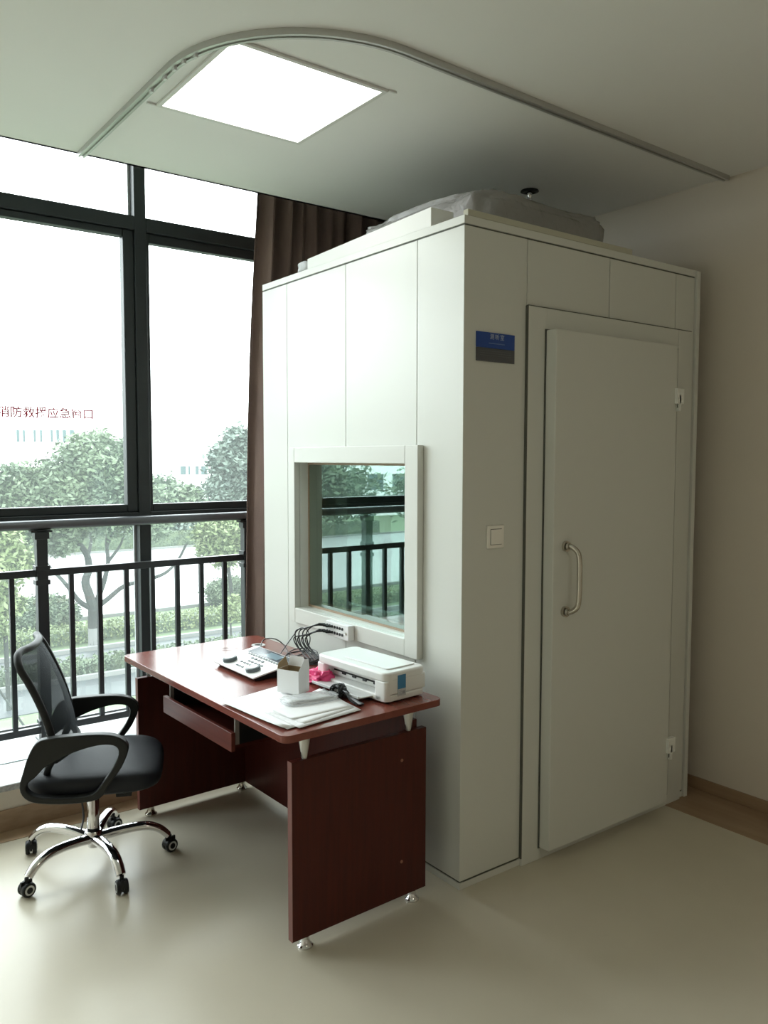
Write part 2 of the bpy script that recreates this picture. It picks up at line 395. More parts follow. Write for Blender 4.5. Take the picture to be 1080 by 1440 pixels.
# C-shaped pull handle
hx, hz0, hz1 = .480, 1.005, 1.262
yy = -.068
hp = smooth_path([(hx, yy, hz1), (hx+.005, yy-.024, hz1), (hx+.012, yy-.050, hz1-.018), (hx+.014, yy-.060, hz1-.05), (hx+.014, yy-.062, (hz0+hz1)/2),
                  (hx+.014, yy-.060, hz0+.05), (hx+.012, yy-.050, hz0+.018), (hx+.005, yy-.024, hz0), (hx, yy, hz0)], 7)
hd = MB().tube(hp, .0105, 14)
for z in (hz0, hz1):
    hd.tube([(hx, yy, z), (hx, yy-.012, z)], .021, 18); hd.tube([(hx, yy-.012, z), (hx+.002, yy-.02, z)], .015, 16)
hd.build('door_handle', STEEL, door, smooth=True)
for z in (1.860, .300):
    h_ = MB().box(1.182, 1.236, -.080, -.058, z-.018, z+.050).build('hinge', mat('hinge_white', (.85, .87, .84), .35), bo, bevel=.003)
    MB().box(1.184, 1.192, -.079, -.0785, z-.035, z+.0).build('hinge_pin', SEAM, h_)
    MB().box(1.200, 1.214, -.080, -.060, z-.05, z+.02).build('hinge_knuckle', MATS['hinge_white'], h_, bevel=.002)
MB().box(.02, .30, -.0022, -.0002, .029, .0315).build('joint_seal', SEAM, bo)

# sign, switch, connector box
sg = empty('door_sign', (.155, -.001, 2.008), 0, 'small blue and grey name plate on the booth left of its door', 'sign')
si = Vector((-.155, .001, -2.008))
def sp(o, parent=sg): o.parent = parent; o.location = si; return o
a, b, z0, z1 = .058, .252, 1.955, 2.060
sp(MB().box(a, b, -.0055, -.0008, 2.004, z1).build('upper_plate', SIGNB, bevel=.0008))
sp(MB().box(a, b, -.0055, -.0008, z0, 2.0035).build('lower_plate', SIGNG, bevel=.0008))
sp(text_mesh('测听室', 'lettering', .022, SIGNT, (.160, -.0062, 2.044), (1,0,0), (0,0,1), spacing=1.35, depth=.0003))
ln = MB()
for k in range(12): ln.box(.118+.0068*k, .118+.0068*k+.0052, -.0062, -.0055, 2.0195, 2.0228)
sp(ln.build('small_print_line', SIGNB if False else mat('sign_small_print', (.16, .24, .48), .5)))
ln = MB()
for z in (1.992, 1.984, 1.976): ln.box(.075, .235, -.0058, -.0055, z, z+.0015)
sp(ln.build('faint_rule_lines', mat('sign_faint', (.13, .135, .15), .5)))

sw = empty('light_switch', (.162, -.001, 1.312), 0, 'square cream light switch on the booth between sign and floor, left of the door', 'switch')
MB().box(-.043, .043, -.0085, 0, -.043, .043).build('plate', mat('cream_plastic', (.88, .86, .80), .35), sw, bevel=.003)
MB().box(-.0295, .0295, -.0088, -.0083, -.0300, .0300).build('rocker_gap', SEAM, sw)
MB().box(-.028, .028, -.0125, -.0088, -.028, .028).build('rocker', MATS['cream_plastic'], sw, bevel=.0015)

cb = empty('connector_box', (-.0465, .715, .862), 0, 'small white box with two rows of black sockets under the booth window', 'connector box')
MB().box(-.016, .016, -.078, .095, -.032, .032).build('housing', WHITEP, cb, bevel=.003)
for j in range(2):
    for k in range(7):
        y = -.035+.0195*k; z = .013-.026*j
        MB().lathe([(.0062, 0), (.0062, .003), (.004, .0032)], n=12, M=Matrix.Rotation(R(-90), 4, 'Y')).build('socket', RUBBER, cb).location = (-.0162, y, z)
MB().lathe([(.006, 0), (.006, .003), (.003, .0035)], n=12, M=Matrix.Rotation(R(-90), 4, 'Y')).build('socket', STEEL, cb).location = (-.0162, -.062, -.002)

# ------------------------------------------------------------------ things on top of the booth
fb = MB()
P = [(.004, .188), (.115, .188), (.115, 1.06), (.004, 1.06)]
fb.add([(x, y, 2.4605) for x, y in P] + [(x, y, 2.531 if y < .5 else 2.507) for x, y in P], [(0,3,2,1),(4,5,6,7),(0,1,5,4),(1,2,6,5),(2,3,7,6),(3,0,4,7)])
tag(fb.build('foam_board', FOAM, bevel=.002), 'long white foam board lying along the window edge of the booth top', 'board')
tag(MB().box(.02, .96, .004, .03, 2.4605, 2.485).build('packing_strip', STRIPC, bevel=.003), 'thin beige strip lying on the booth top above the door', 'strip')

def lumpy(name, m_, c, s, seed, amp=.16, n=4, flat=-.55, ex=.55, fr=1.0):
    bm = bmesh.new(); bmesh.ops.create_icosphere(bm, subdivisions=n, radius=1)
    from mathutils import noise
    for v in bm.verts:
        d = v.co.normalized(); q = Vector([math.copysign(abs(t)**ex, t) for t in d])
        k = noise.noise(Vector((d.x*s[0]*6*fr+seed, d.y*s[1]*6*fr, d.z*2)))*amp + noise.noise(Vector((d.x*s[0]*22*fr, d.y*s[1]*22*fr+seed, d.z*7)))*amp*.45
        v.co = Vector((q.x*s[0]*(1+k*.4), q.y*s[1]*(1+k*.4), max(q.z, flat)*s[2]*(1+k)))
    z0 = min(v.co.z for v in bm.verts)
    for v in bm.verts: v.co.z -= z0
    me = bpy.data.meshes.new(name); bm.to_mesh(me); bm.free()
    for p in me.polygons: p.use_smooth = True
    me.materials.append(m_); o = bpy.data.objects.new(name, me); COL.objects.link(o); o.location = c; return o
bu = lumpy('wrapped_bundle', WRAP, (.585, .52, 2.4610), (.42, .40, .092), 3.1, .20, 5, -.9, .36)
tag(bu, 'big grey bundle wrapped in crinkled plastic on top of the booth', 'bundle')
cp = lumpy('plastic_scrap', FILM, (.035, 1.115, 2.461), (.03, .045, .03), 9.1, .5, 3)
tag(cp, 'little crumpled clear plastic scrap at the end of the white foam board', 'plastic scrap')

# ------------------------------------------------------------------ ceiling things
cl = empty('ceiling_light', (-.515, .465, HC), 0, 'square flat lit ceiling panel light inside the curved track', 'ceiling light')
MB().frame(2, -.010, -.0005, -.302, .302, -.302, .302, (.017,)*4).build('frame', ALUF, cl, bevel=.002)
MB().box(-.286, .286, -.286, .286, -.0075, -.001).build('diffuser', LIGHT, cl)
for sx, sy in ((1, -1), (-1, 1)):
    x0, x1 = (.302, .335) if sx > 0 else (-.335, -.302)
    MB().box(x0, x1, sy*.302-.005, sy*.302+.005, -.007, -.0005).build('mounting_tab', ALUF, cl, bevel=.001)
path = [(-.89, 1.418)] + [(-.89, y) for y in (1.2, .9, .6)]
cx, cy, rr = -.35, .445, .54
for k in range(0, 19):
    w = R(180 + 90*k/18); path.append((cx+rr*math.cos(w), cy+rr*math.sin(w)))
path += [(x, -.095+.03*(x+.35)/1.9) for x in (0, .5, 1.0, 1.545)]
tr = MB(); prof = [(-.015, 0), (-.015, -.020), (-.005, -.020), (-.005, -.013), (.005, -.013), (.005, -.020), (.015, -.020), (.015, 0)]
vs = []
for i, p in enumerate(path):
    a_ = Vector(path[max(i-1, 0)]); b_ = Vector(path[min(i+1, len(path)-1)]); t = (b_-a_).normalized(); nrm = Vector((-t.y, t.x))
    for u, z in prof: vs.append((p[0]+nrm.x*u, p[1]+nrm.y*u, HC-.0005+z))
n = len(prof); fs = [(i*n+k, i*n+(k+1) % n, (i+1)*n+(k+1) % n, (i+1)*n+k) for i in range(len(path)-1) for k in range(n)]
fs += [tuple(range(n)), tuple((len(path)-1)*n+k for k in range(n))]
tr.add(vs, fs)
fill_panel = empty('ceiling_light', (-.515, -3.3, HC), 0, 'added unseen fill light panel under the ceiling, over the back of the room behind the viewer', 'ceiling light')  # fill light added out of view to brighten the booth's dim door side
MB().frame(2, -.010, -.0005, -.302, .302, -.302, .302, (.017,)*4).build('frame', ALUF, fill_panel, bevel=.002)
MB().box(-.286, .286, -.286, .286, -.0075, -.001).build('diffuser', FILLW, fill_panel)
tk = empty('curtain_track', (-.35, -.1, HC), 0, 'curved grey metal curtain track fixed under the ceiling', 'curtain track')
o = tr.build('rail', ALU, tk); o.location = (.35, .1, -HC)
for y in (.30, .36, .42, .50, .62):
    w = None
    x = -.89 if y > .445 else cx - math.sqrt(rr*rr-(y-cy)**2)
    g = MB().box(x-.005, x+.005, y-.009, y+.009, HC-.030, HC-.014).build('glider', WHITEPG, tk); g.location = (.35, .1, -HC)
sk = empty('ceiling_sprinkler', (.978, .613, HC), 0, 'small chrome sprinkler head with dark ring on the ceiling above the booth', 'sprinkler')
MB().lathe([(.042, -.0005), (.044, -.006), (.030, -.010), (.020, -.004)], n=28).build('ring', BLACKPG, sk, smooth=True)
MB().lathe([(.012, -.004), (.012, -.030), (.008, -.038)], n=14).build('body', CHROME, sk, smooth=True)
MB().tube([(-.014, 0, -.03), (-.016, 0, -.045), (0, 0, -.062)], .0025, 6).tube([(.014, 0, -.03), (.016, 0, -.045), (0, 0, -.062)], .0025, 6).lathe([(.018, -.064), (.018, -.061)], n=14).build('deflector', CHROME, sk)

# ------------------------------------------------------------------ desk
TH = R(1.6); DZ = .735; TW = .672; TL = 1.357
dk = empty('office_desk', (-.739, -.001, 0), TH, 'dark red wooden office desk with raised top standing against the booth', 'desk')
def rrect(x0, x1, y0, y1, r, n=6):
    o_ = []
    for cx_, cy_, a0 in ((x1-r, y1-r, 0), (x0+r, y1-r, 90), (x0+r, y0+r, 180), (x1-r, y0+r, 270)):
        for k in range(n+1): o_.append((cx_+r*math.cos(R(a0+90*k/n)), cy_+r*math.sin(R(a0+90*k/n))))
    return o_
MB().prism(rrect(0, TW, 0, TL, .03), DZ-.025, DZ, lambda a, b, h: (a, b, h)).build('tabletop', WOODT, dk, bevel=.002)
PX0, PX1 = .047, .618
for (py0, py1) in ((.033, .058), (1.305, 1.330)):
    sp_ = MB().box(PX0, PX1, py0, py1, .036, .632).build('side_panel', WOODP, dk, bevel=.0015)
    MB().box(PX0-.0012, PX0+.0002, py0, py1, .036, .632).build('edge_band', WOODE, sp_)
    for fx in (PX0+.055, PX1-.055):
        f = MB().lathe([(.026, 0), (.026, .006), (.019, .012), (.014, .028), (.014, .0365)], n=20).build('foot', STEEL if py0 > 1 else CHROME, sp_, smooth=True)
        f.location = (fx, (py0+py1)/2, 0)
    if py0 < 1:
        for xz in ((PX1-.115, .535), (PX1-.115, .165)):
            MB().lathe([(.006, 0), (.006, .0015), (.003, .002)], n=12, M=Matrix.Rotation(R(90), 4, 'X')).build('screw_cap', mat('screw_cap_tan', (.28, .12, .08), .5), sp_).location = (xz[0], py0, xz[1])
    for fx in (PX0+.055, PX1-.075):
        # flat tapering silver stand-off between panel and top
        t_ = MB().lathe([(.008, .632), (.010, .640), (.0195, .700), (.0215, DZ-.0255)], n=20).build('standoff', SILVER, dk, smooth=True)
        t_.location = (fx, (py0+py1)/2, 0)
        MB().box(-.012, -.0085, .0, .004, .64, DZ-.03).build('standoff_slot', DARKGAP, t_)
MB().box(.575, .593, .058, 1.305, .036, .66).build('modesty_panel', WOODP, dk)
dr = empty('drawer', (0, 0, 0)); dr.parent = dk
MB().box(.018, .034, .385, .965, .572, .640).build('drawer_front', mat('mahogany_drawer', (.13, .032, .022), .35, noise=(4, (16, 1, 16), (.10, .022, .016))), dr, bevel=.0015)
MB().box(.034, .36, .40, .95, .578, .590).build('tray', WOODP, dr)
for y in (.400, .948):
    MB().box(.056, .36, y-.003, y+.003, .590, .709).build('slide_rail', BLACKP, dr)
    MB().box(.040, .056, y-.004, y+.004, .590, .709).build('rail_end', BLACKP if False else mat('dull_zinc', (.22, .20, .19), .5), dr)
g_ = MB().ring(*(lambda r1, r2: ([(r1*math.cos(k*math.pi/12), r1*math.sin(k*math.pi/12)) for k in range(24)], [(r2*math.cos(k*math.pi/12), r2*math.sin(k*math.pi/12)) for k in range(24)]))(.032, .019), 0, .003, lambda a, b, h: (a, b, h)).build('cable_grommet', WHITEPG, dk)
g_.location = (.565, 1.150, DZ)
MB().lathe([(.019, 0), (.019, .0006)], n=20).build('grommet_hole', DARKGAP, g_)

# ------------------------------------------------------------------ printer
pr = empty('printer', (-.205, .285, DZ), R(4), 'small white inkjet printer with open tray on the near end of the desk', 'printer')
hw, hd_, hh = .205, .098, .112
def prf(a, b, h): return (a, b, h)
MB().prism(rrect(-hd_, hd_, -hw, hw, .028), .006, .030, prf).prism(rrect(-hd_+.012, hd_, -hw, -hw+.062, .01), .030, .088, prf).prism(rrect(-hd_+.012, hd_, hw-.05, hw, .01), .030, .088, prf).box(-hd_+.045, hd_-.01, -hw+.05, hw-.04, .030, .088).build('body', WHITEP, pr, bevel=.006, seg=3)
MB().prism(rrect(-hd_-.001, hd_+.001, -hw-.001, hw+.001, .030), .078, hh, prf).build('lid', WHITEP, pr, bevel=.009, seg=4)
MB().prism(rrect(-hd_, -hd_+.03, -hw+.001, -hw+.066, .012), .008, .080, prf).build('front_pillar', WHITEP, pr, bevel=.004)
MB().prism(rrect(-hd_, -hd_+.03, hw-.052, hw-.001, .012), .008, .080, prf).build('front_pillar', WHITEP, pr, bevel=.004)
MB().prism(rrect(-hd_+.040, hd_-.02, -hw+.035, hw-.12, .014), hh, hh+.0045, prf).build('scanner_flap', WHITEP, pr, bevel=.0015)
MB().box(-hd_+.0435, -hd_+.046, -hw+.07, hw-.055, .050, .056).build('paper_slot', DARKGAP, pr)
for k in range(4):
    y = -.11+.062*k; MB().box(-hd_+.040, -hd_+.046, y, y+.022, .044, .053).build('feed_roller', RUBBER, pr, bevel=.002)
MB().box(-hd_-.062, -hd_+.045, -hw+.072, hw-.058, .012, .017, Matrix.Rotation(R(2), 4, 'Y')).box(-hd_-.066, -hd_-.060, -hw+.072, hw-.058, .012, .022, Matrix.Rotation(R(2), 4, 'Y')).build('output_tray', WHITEPG, pr, bevel=.002)
MB().box(-.042, -.004, -hw-.0024, -hw-.0010, .048, .098).build('blue_sticker', BLUE, pr)
stk = MB().box(-.042, -.004, -hw-.0026, -hw-.0010, .022, .047).build('text_sticker', STICK, pr)
q = MB()
for z in (.041, .036, .031, .027): q.box(-.038, -.024, -hw-.0029, -hw-.0026, z, z+.0016)
q.box(-.021, -.008, -hw-.0029, -hw-.0026, .028, .040); q.build('sticker_print', INK, stk)
for y in (-hw+.03, hw-.03):
    for x in (-.07, .07): MB().box(x-.01, x+.01, y-.01, y+.01, 0, .008).build('foot', RUBBER, pr)

# ------------------------------------------------------------------ audiometer
au = empty('audiometer', (-.425, .782, DZ), R(1), 'flat white audiometer console with two dials and screen on the desk', 'audiometer')
# local: x 0 front edge -.1 .. back .1 ; y -.17 .. .17 ; sloping top
def slope(x, h=0): return .018+(x+.1)*.17+h
P8 = lambda x0, x1, y0, y1, h0, h1: MB().add([(x0,y0,slope(x0,h0)),(x1,y0,slope(x1,h0)),(x1,y1,slope(x1,h0)),(x0,y1,slope(x0,h0)),(x0,y0,slope(x0,h1)),(x1,y0,slope(x1,h1)),(x1,y1,slope(x1,h1)),(x0,y1,slope(x0,h1))], [(0,3,2,1),(4,5,6,7),(0,1,5,4),(1,2,6,5),(2,3,7,6),(3,0,4,7)])
MB().add([(-.085,-.155,.0),(.095,-.155,.0),(.095,.155,.0),(-.085,.155,.0),(-.095,-.165,.014),(.1,-.165,.049),(.1,.165,.049),(-.095,.165,.014)], [(0,3,2,1),(4,5,6,7),(0,1,5,4),(1,2,6,5),(2,3,7,6),(3,0,4,7)]).build('base', BLACKP, au, bevel=.003)
P8(-.105, .104, -.172, .172, -.004, .003).build('top_panel', WHITEP, au, bevel=.003)
P8(.040, .098, -.160, .140, .003, .0045).build('display_surround', NAVY, au, bevel=.001)
P8(.050, .088, -.085, .020, .0045, .0052).build('screen', SCREEN, au)
for (x, y) in ((-.060, .105), (-.062, -.095)):
    d_ = MB().lathe([(.030, 0), (.030, .010), (.027, .014), (.010, .0145)], n=28).build('dial', KNOB, au, smooth=True)
    d_.location = (x, y, slope(x, .003)); d_.rotation_euler = (0, -math.atan(.17), 0)
    MB().lathe([(.022, .0145), (.022, .016)], n=24).build('dial_cap', STICK, d_)
bt = []
for k in range(13): bt.append((.030, -.145+.021*k, .006, .010))
for k in range(4): bt.append((.008, -.045+.028*k, .009, .014))
for k in range(5): bt.append((-.018, -.085+.026*k, .007, .014))
for k in range(4): bt.append((-.040, -.030+.024*k, .007, .012))
for k in range(3): bt.append((-.070, -.020+.022*k, .007, .012))
for x, y, a, b in bt:
    P8(x-a/2, x+a/2, y-b/2, y+b/2, .003, .0062).build('button', KNOB, au)

# ------------------------------------------------------------------ cables
def cable(pts, label, group=None, r=.0028, name='audio_cable', m_=RUBBER, plug=None, n=7):
    mb = MB().tube(smooth_path(pts, n), r, 8); o_ = mb.build(name, m_, smooth=True)
    tag(o_, label, 'cable', group)
    if plug:
        a_, b_ = Vector(plug[0]), Vector(plug[1]); MB().tube([a_, b_], [.0046, .0052], 10).build('plug', RUBBER, o_, smooth=True)
    return o_
ZT = DZ+.004
GRP = 'black audio cables plugged into the socket box'
LBL = 'black audio cable plugged into the socket box and looping down to the desk'
for k in range(8):
    row = k % 2; y = .758+.0195*(k//2)*1.0 - .0; y = .7775+.0195*(k//2-1); z = .875-.026*row; d = .006*k
    a_ = (-.064, y, z); b_ = (-.093, y+.006, z+.003)
    bx_, by_ = -.135-d, .82+.012*(k//2)
    cable([b_, (-.118-d*.5, y+.035, z+.010-.004*k), (bx_, by_+.03, z-.03), (bx_-.004, by_+.012, .79), (bx_-.01+.004*(k % 3), by_-.055, ZT+.022), (bx_-.03, by_-.13, ZT+.003*(k % 4)),
           (bx_-.075, by_-.10+.012*k, ZT+.004*(k % 3)+.002), (bx_-.10-.007*k, by_+.01, ZT+.004*((k+1) % 3)+.001), (-.285-.004*k, .80+.016*k, ZT+.005), (-.318, .66+.028*k, DZ+.012)], LBL, GRP, plug=(a_, b_))
cable([at(392,925,0,-.30), at(396,917,0,-.25), at(408,900,0,-.18), at(421,884,0,-.12), at(431,885,0,-.11), at(436,897,0,-.12), at(433,910,0,-.14), at(425,919,0,-.18), at(414,926,2,ZT+.004)],
      'black cable rising in a tall loop against the booth panel left of the socket box', r=.0024)
cable([at(366,912,2,DZ+.03), at(369,902,2,DZ+.045), at(376,898,2,DZ+.05), at(388,899,2,DZ+.05), at(398,906,2,DZ+.03), at(404,915,2,DZ+.012), at(407,924,2,ZT), at(420,930,2,ZT), at(440,928,2,ZT)],
      'thin black cable arching over the back of the audiometer beside the grommet', r=.0026)
cable([at(404,921,2,ZT+.002), at(418,916,2,ZT+.014), at(436,919,2,ZT+.014), at(452,925,2,ZT+.006), at(462,934,2,ZT+.004)], 'black cable lying across the tangle behind the printer', r=.0026)
for q_, (pts_, lb_) in enumerate((
    (((398,926), (412,914), (432,912), (446,917), (440,926), (420,924), (404,919), (412,931), (436,931), (450,926)), 'black cable in a wide flat loop left of the printer, uppermost of three loops'),
    (((404,930), (424,920), (445,922), (449,929), (430,932), (412,927)), 'black cable lying in a small flat loop against the printer, middle of the three loops'),
    (((414,934), (436,935), (449,932), (446,919), (428,915), (409,918), (398,915)), 'black cable curving flat in front of the other loops left of the printer'))):
    cable([at(x_, y_, 2, DZ+.016+.006*((i_+q_) % 2)) for i_, (x_, y_) in enumerate(pts_)], lb_, r=.0026)
# power cord coil in front of printer
pc = []
c0 = at(478, 981, 2, DZ)
for k in range(170):
    w = k*.55; q = .55+.45*abs(math.sin(k*.31))
    pc.append((c0.x+.016*math.sin(k*.9)+.004*math.cos(w), c0.y+.010+.030*q*math.sin(w), c0.z+.026+.021*q*math.cos(w)))
mb = MB().tube(smooth_path(pc, 2), .0028, 7)
c1 = at(494, 988, 2, DZ)
for k in range(9):
    o1 = .006*(k-4); a_ = Vector((c0.x+.004*(k % 3), c0.y-.005, DZ+.030-.004*(k % 5))); b_ = Vector((c1.x+.5*o1, c1.y+o1*.6, DZ+.010+.004*(k % 3)))
    e_ = at(507, 992, 2, DZ+.006)+Vector((.012*math.sin(k*2), .012*math.cos(k*2), .003*(k % 3)))
    mb.tube(smooth_path([a_, (a_+b_)/2+Vector((0, 0, .010)), b_, e_], 4), .0028, 7)
cc = mb.build('power_cord', RUBBER, smooth=True); tag(cc, 'bundled shiny black power cord coiled in front of the printer tray', 'cable')
MB().tube([c0+Vector((-.012, -.022, .010)), c0+Vector((.012, -.026, .030)), c0+Vector((.004, -.028, .042))], .004, 8).build('tie', BLACKPG, cc)

# ------------------------------------------------------------------ small things on the desk
bx0 = at(390, 976, 2, DZ); bx1 = at(420, 981, 2, DZ); bx2 = at(434, 974, 2, DZ)
e1 = (bx0-bx1).normalized(); ang = math.atan2(e1.y, e1.x); wl = (bx0-bx1).length; e2 = Vector((-e1.y, e1.x, 0)); 
if e2.dot(bx2-bx1) < 0: e2 = -e2
ww = .070; hb = .086; ZB = DZ+.0085
wb = empty('small_box', (bx1.x, bx1.y, ZB), ang, 'small open white cardboard box standing on the papers', 'box')
sgn = 1 if Vector((-math.sin(ang), math.cos(ang), 0)).dot(e2) > 0 else -1
def wbx(x0, x1, y0, y1, z0, z1, M=None):
    y0, y1 = sorted((sgn*y0, sgn*y1)); return MB().box(x0, x1, y0, y1, z0, z1, M)
MB().frame(2, .001, hb, 0, wl, *sorted((0, sgn*ww)), (.0012,)*4).box(0, wl, *sorted((0, sgn*ww)), 0, .0012).build('carton', CARD, wb)
MB().frame(2, .002, hb-.001, .0013, wl-.0013, *sorted((sgn*.0013, sgn*(ww-.0013))), (.0006,)*4).box(.002, wl-.002, *sorted((sgn*.002, sgn*(ww-.002))), .0013, .002).build('lining', KRAFT, wb)
def flap(pts, m_=CARD):
    q = [(x, sgn*y, z) for x, y, z in pts]; o_ = MB().add(q, [tuple(range(len(q)))]).build('flap', m_, wb); s = o_.modifiers.new('s', 'SOLIDIFY'); s.thickness = .0012; return o_
flap([(0, ww, hb), (wl, ww, hb), (wl-.008, ww+.004, hb+.034), (.03, ww+.004, hb+.036)])
flap([(0, 0, hb), (0, ww, hb), (-.004, ww-.012, hb+.036), (-.004, .030, hb+.040)], CARD)
flap([(wl, .0, hb), (wl, ww, hb), (wl+.006, ww-.008, hb+.034), (wl+.004, .012, hb+.018)], KRAFT)
blk = lumpy('black_cord_in_box', RUBBER, (0, 0, 0), (.020, .014, .010), 5, .3, 3)
blk.location = (bx1.x+e1.x*wl*.45+e2.x*ww*.6, bx1.y+e1.y*wl*.45+e2.y*ww*.6, ZB+hb-.016); blk.name = 'earphone_bud'
tag(blk, 'small black rounded item sticking out of the open white box', 'earpiece')
blk.location.z = ZB+.0025; blk.scale = (1.2, 1.2, 4.1)

def sheet(corners, z0, m_, name, label, group, curl=0.0, n=8, th=.0005, waves=.0):
    a, b, c_, d = [Vector(q) for q in corners]; mb = MB()
    for j in range(n+1):
        for i in range(n+1):
            u, v = i/n, j/n; p = (a*(1-u)+b*u)*(1-v) + (d*(1-u)+c_*u)*v
            edge = max(0, .25-v)/.25
            p.z = z0 + curl*edge**2 + waves*(.5+.5*math.sin(u*7+v*3))*(1-v)
            mb.v.append(tuple(p))
    for j in range(n):
        for i in range(n):
            k = j*(n+1)+i; mb.f.append((k, k+1, k+n+2, k+n+1))
    o_ = mb.build(name, m_, smooth=True); s = o_.modifiers.new('s', 'SOLIDIFY'); s.thickness = th; s.offset = 1
    tag(o_, label, 'paper', group); return o_
T_ = DZ+.0006
pA = [at(309, 990, 2, T_), at(398, 1027, 2, T_), at(452, 1000, 2, T_), at(398, 963, 2, T_)]
sheet(pA, T_+.0008, PAPER, 'paper_sheet', 'white paper sheet reaching furthest left on the desk near its edge', None, .006, waves=.002)
pB = [at(345, 999, 2, T_), at(404, 1027, 2, T_), at(470, 1008, 2, T_), at(415, 966, 2, T_)]
sheet(pB, T_+.0033, PAPER, 'paper_sheet', 'white sheet lying on the left sheet beneath the small box', None)
pC = [at(372, 1003, 2, T_), at(421, 1026, 2, T_), at(508, 1000, 2, T_), at(452, 972, 2, T_)]
sheet(pC, T_+.0045, PAPERG, 'paper_sheet', 'printed sheet at the bottom of the right paper stack', None)
pD = [at(378, 1003, 2, T_), at(428, 1020, 2, T_), at(499, 997, 2, T_), at(450, 970, 2, T_)]
sheet(pD, T_+.0056, PAPER, 'paper_sheet', 'white sheet in the middle of the right paper stack', None)
pE = [at(380, 1001, 2, T_), at(411, 1015, 2, T_), at(494, 996, 2, T_), at(456, 970, 2, T_)]
sheet(pE, T_+.0066, PAPER, 'paper_sheet', 'top white sheet of the right paper stack under the clear packet', None, .002)
# clear packet with cable inside
pk0 = at(436, 984, 2, DZ+.012); 
pk = lumpy('plastic_packet', FILM, (pk0.x, pk0.y+.004, T_+.0082), (.046, .100, .010), 2.2, .35, 5, -.55, .5, 5)
pk.rotation_euler = (0, 0, R(-98)); tag(pk, 'flat clear plastic packet lying on top of the papers beside the black cord', 'packet')
core = MB().prism(rrect(-.022, .022, -.075, .075, .012), .003, .013, lambda a, b, h: (a, b, h)).build('packet_contents', WHITEPG, pk, bevel=.003)
pg = at(450, 962, 2, DZ)
pb = lumpy('pink_bag', PINK, (pg.x+.005, pg.y+.012, DZ+.0005), (.036, .055, .026), 7.7, .85, 5, -.55, .6, 5)
tag(pb, 'crumpled bright pink plastic bag between white box and printer', 'plastic bag')
es = at(441, 951, 2, DZ)
tag(MB().box(-.028, .028, -.011, .011, 0, .006, Matrix.Rotation(R(-40), 4, 'Z')).build('paper_slip', CARD, bevel=.001), 'little folded white card beside the printer corner behind the pink bag', 'card').location = (es.x, es.y, DZ+.0006)
pn0, pn1 = at(308, 913, 2, DZ+.003), at(335, 911.5, 2, DZ+.003)
wire = MB().tube(smooth_path([pn0, (pn0*.65+pn1*.35)+Vector((.004, .006, .002)), (pn0*.3+pn1*.7)+Vector((-.004, .004, .003)), pn1], 5), .0013, 6).build('thin_wire', STEEL, smooth=True)
tag(wire, 'thin bent metal wire lying on the far end of the desk', 'wire')

# ------------------------------------------------------------------ office chair
ch = empty('office_chair', (-1.02, 1.02, 0), math.atan2(-.41, .912), 'black mesh-backed swivel office chair with chrome five-star base at the desk', 'chair')
ROT = -math.atan2(-.41, .912)
for k, w0 in enumerate((56, 128, 200, 272, 344)):
    w = R(w0) + ROT; c_, s_ = math.cos(w), math.sin(w)
    pr_ = [(.028, .108), (.08, .116), (.15, .122), (.21, .118), (.255, .098), (.285, .068)]
    pts = smooth_path([(r_*c_, r_*s_, z) for r_, z in pr_], 4)
    nn = len(pts); lg = MB().tube(pts, [.0195-.0045*i/nn for i in range(nn)], 12, sx=1.25).build('base_leg', CHROME, ch, smooth=True)
    # caster (swivelled to its own heading)
    hdg = R((20, 75, 195, 262, 10)[k]) + ROT + R(90); ax = Vector((math.cos(hdg), math.sin(hdg), 0)); cen = Vector((.292*c_, .292*s_, .027))
    M = Matrix.Rotation(R(90), 4, 'X'); M = Matrix.Rotation(hdg+R(90), 4, 'Z') @ M
    for sd_ in (-1, 1):
        MB().lathe([(.024, -.008), (.027, -.004), (.027, .004), (.024, .008)], n=22, M=M).build('caster_wheel', BLACKP, lg, smooth=True).location = cen + ax*.013*sd_
        MB().lathe([(.018, -.0006), (.018, .0006)], n=22, M=M).build('caster_ring', WHITEPG, lg).location = cen + ax*(.013*sd_ + .0082*sd_)
        MB().lathe([(.0115, -.0006), (.0115, .0006)], n=18, M=M).build('caster_hub', BLACKP, lg).location = cen + ax*(.013*sd_ + .0090*sd_)
    hb_ = MB().box(-.004, .004, -.024, .020, -.01, .032, Matrix.Rotation(hdg, 4, 'Z')).tube([(0, 0, .02), (0, 0, .042)], .008, 10)
    hb_.prism([(.026*math.cos(t), .026*math.sin(t)) for t in [math.pi*j/10 for j in range(11)]], -.012, .012, lambda a, b, h: Matrix.Rotation(hdg, 3, 'Z') @ Vector((h, a, b+.002)))
    hb_.build('caster_hood', BLACKP, lg, bevel=.001).location = cen
MB().lathe([(.020, .070), (.022, .072), (.024, .092), (.032, .094), (.034, .130), (.028, .138)], n=24).build('hub', CHROME, ch, smooth=True)
MB().lathe([(.024, .136), (.024, .148)], n=20).build('collar', BLACKP, ch, smooth=True)
MB().lathe([(.0235, .148), (.0235, .262), (.019, .268)], n=24).build('gas_column', CHROME, ch, smooth=True)
MB().lathe([(.018, .266), (.018, .31)], n=18).build('column_top', BLACKP, ch, smooth=True)
MB().box(-.09, .10, -.06, .06, .300, .340).box(-.15, .15, -.15, .15, .340, .356).build('tilt_mechanism', BLACKP, ch, bevel=.008)
MB().box(.09, .15, -.035, .03, .272, .325).tube([(.06, -.03, .32), (.13, -.06, .30)], .008, 8).build('tilt_knob', BLACKP, ch, bevel=.008)
MB().tube(smooth_path([(-.035, .03, .31), (-.045, .035, .25), (-.04, .03, .18), (-.05, .03, .13)], 4), .004, 6).build('cord', RUBBER, ch)
